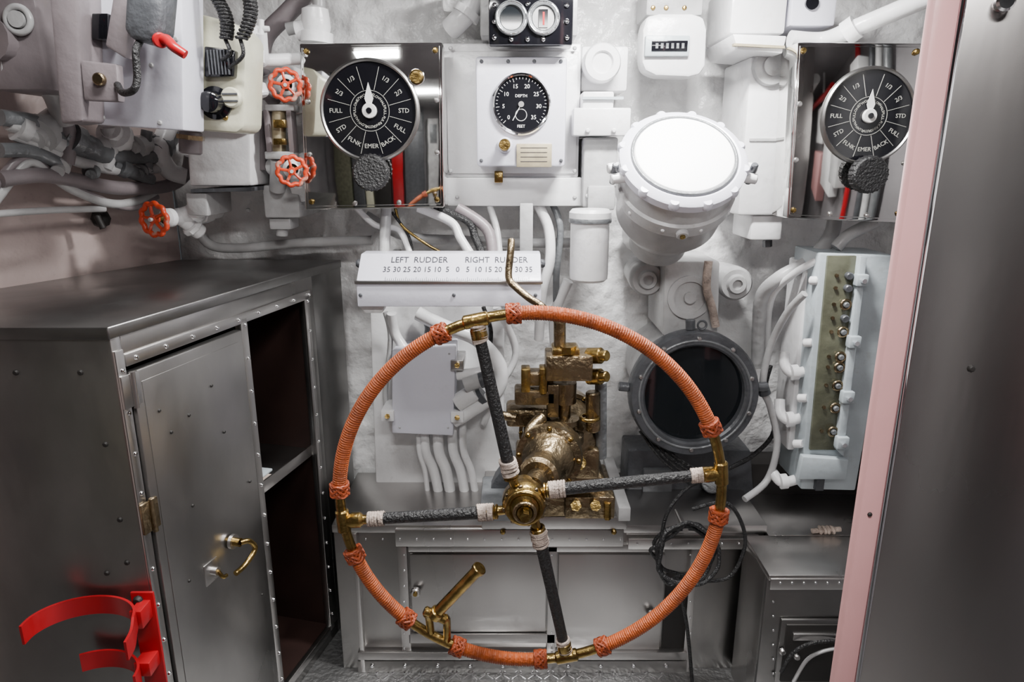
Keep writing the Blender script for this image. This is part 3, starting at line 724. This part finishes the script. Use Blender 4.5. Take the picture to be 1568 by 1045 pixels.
for i in range(5):
    R=.085+.012*random.random(); P=[]
    for k in range(14):
        t=2*math.pi*k/14; P.append(c+V((R*math.cos(t)*1.05+random.uniform(-.012,.012),.02*i-.05+.02*math.sin(t+i),R*math.sin(t)*1.15+random.uniform(-.012,.012)-.01*i)))
    o.tube(P,.0065,BLACK,closed=True,seg=8)
o.pt([(1010,850,2.02),(1020,790,2.02),(1050,750,2.05),(1080,735,2.1),(1150,700,2.2)],.0065,BLACK,seg=8)
o.pt([(1040,900,2.02),(1052,960,2.05),(1060,1045,2.08)],.0065,BLACK,seg=8)
o.pt([(1060,780,2.0),(1110,770,2.0),(1135,800,2.0),(1140,840,2.0),(1115,885,2.0),(1060,890,2.0)],.0065,BLACK,seg=8)
for k in range(4): o.pt([(980+k*6,660,2.2),(1010+k*8,700,2.15),(1060+k*9,745-k*5,2.1)],.006,BLACK,seg=6)
o.cyl(c+V((0,-.0,.06)),c+V((0,.13,.06)),.01,STEELB); o.done()

# ================= FOREGROUND DOOR JAMB
o=O('pink_door_jamb')
o.box(.566,.603,1.0,1.025,0,2.755,PINK,.008); o.box(.604,.613,1.005,1.03,0,2.755,CHROME,.003)
for z in (.9,1.3): o.bolt((.582,1.0,z),.004,SDARK)
o.done()
o=O('brushed_steel_panel')
o.hexa([(.615,1.012,0),(1.02,.93,0),(1.02,.93,2.755),(.615,1.012,2.755),(.615,1.03,0),(1.02,.95,0),(1.02,.95,2.755),(.615,1.03,2.755)],PANEL,.002)
for z in (1.55,): o.bolt((.70,.995,z),.006,SDARK)
p=V((.655,.998,2.06)); o.cyl(p,p-V((.003,.014,0)),.012,CHROME,bev=.003)
o.done()

# ================= UPPER LEFT
o=O('telephone_handset_box')
o.prism([(98,-30),(278,-30),(281,200),(112,188)],1.75,.12,LILAC,.006)
o.prism([(72,-30),(118,-30),(126,186),(92,190)],1.66,.10,MAUVE,.008); o.prism([(122,92),(178,98),(182,156),(128,154)],1.66,.03,MAUVE,.005)
p=W(155,122,1.66); o.cyl(p,p-V((0,.015,0)),.014,BRONZE,bev=.003)
o.prism([(140,20),(165,20),(165,60),(140,60)],1.7,.05,DIAL,.003)
o.prism([(176,-30),(205,-30),(192,90),(160,70)],1.65,.06,MAUVE,.006)
o.prism([(192,-30),(250,-30),(243,50),(228,64),(202,62),(188,46)],1.6,.08,GREYR,.012)
o.pt([(214,64,1.62),(208,80,1.6),(210,120,1.6),(204,138,1.6),(188,142,1.62),(180,130,1.66)],.008,BLACK)
o.tube([W(243,60,1.62),W(256,62,1.6),W(266,72,1.58),W(284,84,1.58)],.012,RED,rf=lambda t:.013-.003*t); o.cyl(W(240,60,1.66),W(246,62,1.6),.016,RED,bev=.003)
for u,v in [(158,180),(245,188),(270,60),(232,100)]: o.bolt(W(u,v,1.75),.006,LGREY)
o.done()
o=O('cream_speaker_station')
o.prism([(284,15),(360,35),(377,55),(374,195),(362,204),(285,198)],1.9,.14,CREAM,.012)
o.prism([(289,20),(302,23),(302,190),(290,188)],1.885,.02,CREAM,.004)
o.prism([(312,70),(358,76),(356,118),(312,118)],1.87,.04,DIAL,.005)
for i in range(7): o.pb(318+i*5,76,320+i*5,114,1.865,.01,GREYR)
k=W(331,158,1.9); o.lathe([(.042,0),(.042,-.008),(.03,-.012),(.026,-.05),(.018,-.055),(0,-.055)],k,(0,1,0),DIAL,28)
k=W(357,150,1.9); o.cyl(k,k-V((0,.02,0)),.026,CREAM,bev=.004)
for t in (0.8,2.4): o.box(k.x-.02,k.x+.02,k.y-.024,k.y-.018,k.z-.002+.012*math.cos(t),k.z+.002+.012*math.cos(t),GREYR)
o.bolt(W(345,180,1.9),.008,BRASS)
# coiled cords
for (u0,v0,u1,v1) in [(318,-20,345,60),(375,-25,368,60)]:
    a_=W(u0,v0,1.82); b_=W(u1,v1,1.84); P=[]
    for i in range(220):
        t=i/219; q=a_.lerp(b_,t)+V((.02*math.sin(t*3),0,0)); f=t*2*math.pi*15
        P.append(q+V((math.cos(f)*.014,math.sin(f)*.014,0)))
    o.tube(P,.0042,BLACK,seg=6,raw=True)
o.pt([(345,60,1.84),(352,80,1.84),(340,92,1.86)],.005,BLACK); o.pt([(368,60,1.84),(372,85,1.84),(350,105,1.87)],.005,BLACK)
o.cyl(W(292,200,1.95),W(292,236,1.95),.03,MAUVE,bev=.005); o.cyl(W(292,207,1.95),W(292,214,1.95),.038,BRONZE,seg=6)
o.box(W(300,100,2).x,W(340,100,2).x,2.03,2.58,W(0,130,2).z,W(0,70,2).z,LGREY)
o.done()
o=O('white_relay_box')
o.prism([(283,185),(383,185),(384,285),(290,285)],2.2,.36,WHITE,.008); o.prism([(292,290),(385,287),(385,293),(292,295)],2.19,.3,GREYR)
o.prism([(283,295),(316,295),(318,332),(286,330)],2.2,.2,LGREY,.008); o.done()
# left hull wall pipes
o=O('hull_side_piping')
def wl(u,off): # depth of the left hull along a sight line, minus stand off
    a=(u-784)/F/.98; y=(-1.265-.4714*2.6)/(a-.4714); return min(y,2.56)-off
for pts,r,m in [
 ([(292,240),(285,265),(255,285),(180,288),(110,275),(60,268),(0,275)],.022,MAUVE),
 ([(260,190),(245,230),(260,262),(285,270)],.03,WHITE),
 ([(-10,310),(40,250),(70,262),(110,290),(170,312),(215,305),(265,275)],.014,LGREY),
 ([(-10,290),(35,240),(80,265),(140,300),(200,318),(240,300)],.012,MAUVE),
 ([(-10,328),(80,322),(160,320)],.010,LGREY),
 ([(0,180),(60,190),(110,225),(180,240),(240,240)],.022,GREYM),
 ([(20,205),(70,225),(130,250),(200,262),(250,255)],.018,LGREY),
 ([(0,230),(50,232),(90,250)],.02,GREYM),
 ([(100,190),(105,215),(100,250)],.024,MAUVE),
 ([(165,195),(170,225),(160,258)],.022,LGREY),
 ([(225,200),(222,235),(228,262)],.018,GREYM),
 ([(-10,60),(40,70),(75,60)],.05,MAUVE),
 ([(-10,100),(40,110),(80,140),(100,190)],.03,LGREY),
 ([(300,300),(302,345),(322,375),(370,380),(460,372),(570,368)],.017,LGREY)]:
    o.tube([W(u,v,wl(u,.10+r)) for u,v in pts],r,m,seg=12)
for u,v,r in [(30,195,.035),(60,205,.05),(110,212,.045),(150,225,.03),(175,205,.05),(210,225,.035),(245,225,.045),(90,255,.03),(140,262,.025),(185,256,.03),(215,262,.025)]:
    p=W(u,v,wl(u,.12)); d=V((random.uniform(-.5,.5),-1,random.uniform(-.6,.6)))
    o.lathe([(0,.03),(r*.6,.03),(r*.6,.01),(r,.008),(r,-.02),(r*.8,-.022),(r*.7,-.12),(0,-.12)],p,d,[LGREY,WHITE,GREYM][int(u)%3],18)
p=W(40,60,1.85); o.box(p.x-.12,p.x+.03,1.86,2.1,p.z-.12,p.z+.2,MAUVE,.01)
c=W(28,30,1.85); o.torus(c,(0,1,0),.03,.008,LGREY); o.cyl(c+V((0,.02,0)),c-V((0,.01,0)),.02,LGREY)
o.bolt(W(155,335,wl(155,.0)),.03,SDARK); o.pt([(148,330,2.2),(158,350,2.2)],.01,SDARK)
for u,v in [(330,322),(380,322)]: o.bolt(W(u,v,2.4),.008,LGREY)
o.done()
def valve(u,v,y,R,n,stem):
    o=O('red_handwheel_valve'); c=W(u,v,y); n=V(n).normalized()
    o.handwheel(c,n,R,REDV); e=c-n*.11
    o.cyl(c,e,.011,BRASS); o.lathe([(.018,0),(.03,.01),(.03,.03),(.02,.035),(.028,.06),(.028,.1),(0,.1)],c-n*.04,-n,WHITE,18)
    for d in stem: o.cyl(e,e+V(d),.026,WHITE,bev=.005); o.cyl(e+V(d)*.45,e+V(d)*.7,.036,WHITE,seg=8,bev=.004)
    return o.done()
valve(437,130,2.16,.042,(.25,-1,-.1),[(-.10,.05,0),(0,.08,-.1),(-.02,.28,.02)])
valve(447,262,2.16,.042,(.25,-1,-.1),[(-.09,.04,0),(0,.08,-.1),(-.02,.28,.02)])
valve(236,336,2.15,.048,(-.3,-1,.0),[(.09,.0,.03),(0.04,.05,-.06),(.02,.25,0)])
o=O('sight_glass_gauge')
o.pb(405,160,450,170,2.22,.06,LGREY,.004); o.pb(405,232,450,244,2.22,.06,LGREY,.004); o.pb(405,168,413,234,2.22,.05,MAUVE,.003); o.pb(440,168,448,234,2.22,.05,MAUVE,.003)
o.cyl(W(427,166,2.25),W(427,236,2.25),.022,TAN); o.pb(418,183,437,196,2.2,.02,BRASS,.003); o.pb(418,212,437,222,2.2,.02,BRASS,.003)
o.pb(403,284,458,334,2.3,.26,LGREY,.008); o.pb(412,334,445,352,2.32,.1,LGREY,.006); o.cyl(W(432,350,2.35),W(432,362,2.35),.02,LGREY,bev=.003)
o.cyl(W(427,244,2.25),W(425,290,2.3),.026,LGREY); o.cyl(W(400,170,2.3),W(400,260,2.3),.02,MAUVE)
o.pt([(385,285,2.3),(375,240,2.3),(385,200,2.35)],.025,LGREY); o.done()
o=O('white_stop_valve_pipe')
o.pt([(372,88,2.1),(400,92,2.15),(458,90,2.25)],.018,WHITE); o.cyl(W(400,50,2.1),W(403,88,2.13),.016,WHITE); o.cyl(W(388,42,2.1),W(412,44,2.1),.007,WHITE); o.cyl(W(400,30,2.1),W(400,52,2.1),.008,WHITE)
o.cyl(W(378,40,2.1),W(380,120,2.12),.034,WHITE,bev=.006); o.cyl(W(378,72,2.1),W(379,98,2.1),.05,WHITE,seg=8,bev=.006); o.cyl(W(380,120,2.12),W(385,190,2.2),.026,WHITE)
o.cyl(W(388,130,2.12),W(396,150,2.12),.034,WHITE,bev=.006)
o.pt([(420,150,2.3),(400,120,2.35),(405,60,2.4),(440,20,2.4),(480,-20,2.4)],.03,MAUVE)
o.lathe([(0,0),(.04,0),(.045,.02),(.04,.07),(.02,.08),(0,.08)],W(485,52,2.3),(0,0,1),WHITE); o.cyl(W(485,50,2.3),W(485,66,2.3),.05,WHITE)
o.pt([(440,45,2.35),(485,30,2.35),(486,-20,2.35)],.02,LGREY); o.cyl(W(470,45,2.3),W(455,48,2.3),.03,WHITE)
o.cyl(W(400,92,2.15),V((W(400,92,2.15).x,2.58,W(400,92,2.15).z)),.02,WHITE)
o.done()
# ================= unseen props behind and beside the viewer, added for polished faces to reflect
o=O('rear_reflection_props')
for x,w_,h,m in [(-2.3,.5,2.6,OLIVE),(-1.75,.32,2.55,GREYR),(-1.4,.22,2.2,CREAM),(-1.15,.5,2.62,SDARK),(-.6,.3,2.1,RED),(-.25,.55,2.6,GREYR),(.4,.3,2.3,LGREY),(.8,.5,2.6,SDARK)]:
    o.box(x,x+w_,-1.55,-1.25,0,h,m,.02)
    o.box(x+.05,x+w_-.05,-1.27,-1.24,h-.6,h-.15,GREYM,.01)
o.done()
o=O('overhead_reflection_pipes')  # unseen pipes added to give the indicator faces reflections
for x,z,r,m in [(-1.9,2.55,.06,OLIVE),(-1.6,2.6,.05,GREYR),(-1.35,2.55,.05,RED),(-1.1,2.58,.07,GREYR),(-.75,2.6,.05,BLUEG),(.7,2.6,.05,GREYR),(1.0,2.58,.06,LGREY),(1.25,2.5,.05,RED)]:
    o.cyl((x,-1.2,z),(x+.1,.6,z),r,m)
    for yy in (-1.0,0.3): o.box(x-.01+.02,x+.04,yy,yy+.03,z,2.755,LGREY)
o.done()
o=O('side_reflection_props')  # added blocks and pipes for reflections; pale ones lighten the steel panel
o.box(1.30,1.49,.9,1.15,1.5,2.3,LGREY,.01); o.box(1.34,1.49,1.22,1.4,1.7,2.5,WHITE,.01); o.box(1.36,1.49,.2,.8,1.3,2.2,WHITE,.01); o.box(1.34,1.49,-.6,.1,1.0,1.7,PINK,.01); o.box(1.34,1.49,-.5,.1,1.85,2.4,WHITE,.01)
for yy,m in ((1.18,RED),(1.45,GREYR),(1.55,LGREY),(1.65,GREYM)): o.cyl((1.45,yy,1.2),(1.45,yy,2.75),.03,m)
o.done()
# ================= LIGHTS
def lampfix(name,x,y,z,lx,ly,power,col=(1,.985,.965)):
    o=O(name); o.box(x-lx/2-.02,x+lx/2+.02,y-ly/2-.02,y+ly/2+.02,z+.03,2.755,LGREY,.005)
    for s_ in (-.25,.25): o.cyl((x-lx/2,y+ly*s_,z+.02),(x+lx/2,y+ly*s_,z+.02),.014,LAMP)
    o.done()
    l=bpy.data.lights.new(name+'_light','AREA'); l.shape='RECTANGLE'; l.size=lx; l.size_y=ly; l.energy=power; l.color=col
    ob=bpy.data.objects.new(name+'_light',l); ob.location=(x,y,z-.01); bpy.context.collection.objects.link(ob)
lampfix('ceiling_lamp',.42,1.78,2.58,.35,.12,74)
lampfix('ceiling_lamp',-.55,1.35,2.6,.4,.12,22)
lampfix('ceiling_lamp',.25,.15,2.6,.7,.2,46)
w=bpy.data.worlds.new('w'); bpy.context.scene.world=w; w.use_nodes=True
w.node_tree.nodes['Background'].inputs[0].default_value=(.6,.65,.7,1); w.node_tree.nodes['Background'].inputs[1].default_value=.08
# ================= CAMERA
cd=bpy.data.cameras.new('camera'); cd.lens=24; cd.sensor_width=36; cd.clip_start=.02
cam=bpy.data.objects.new('camera',cd); cam.location=(0,0,CZ); cam.rotation_euler=(math.radians(75),0,0)
bpy.context.collection.objects.link(cam); bpy.context.scene.camera=cam
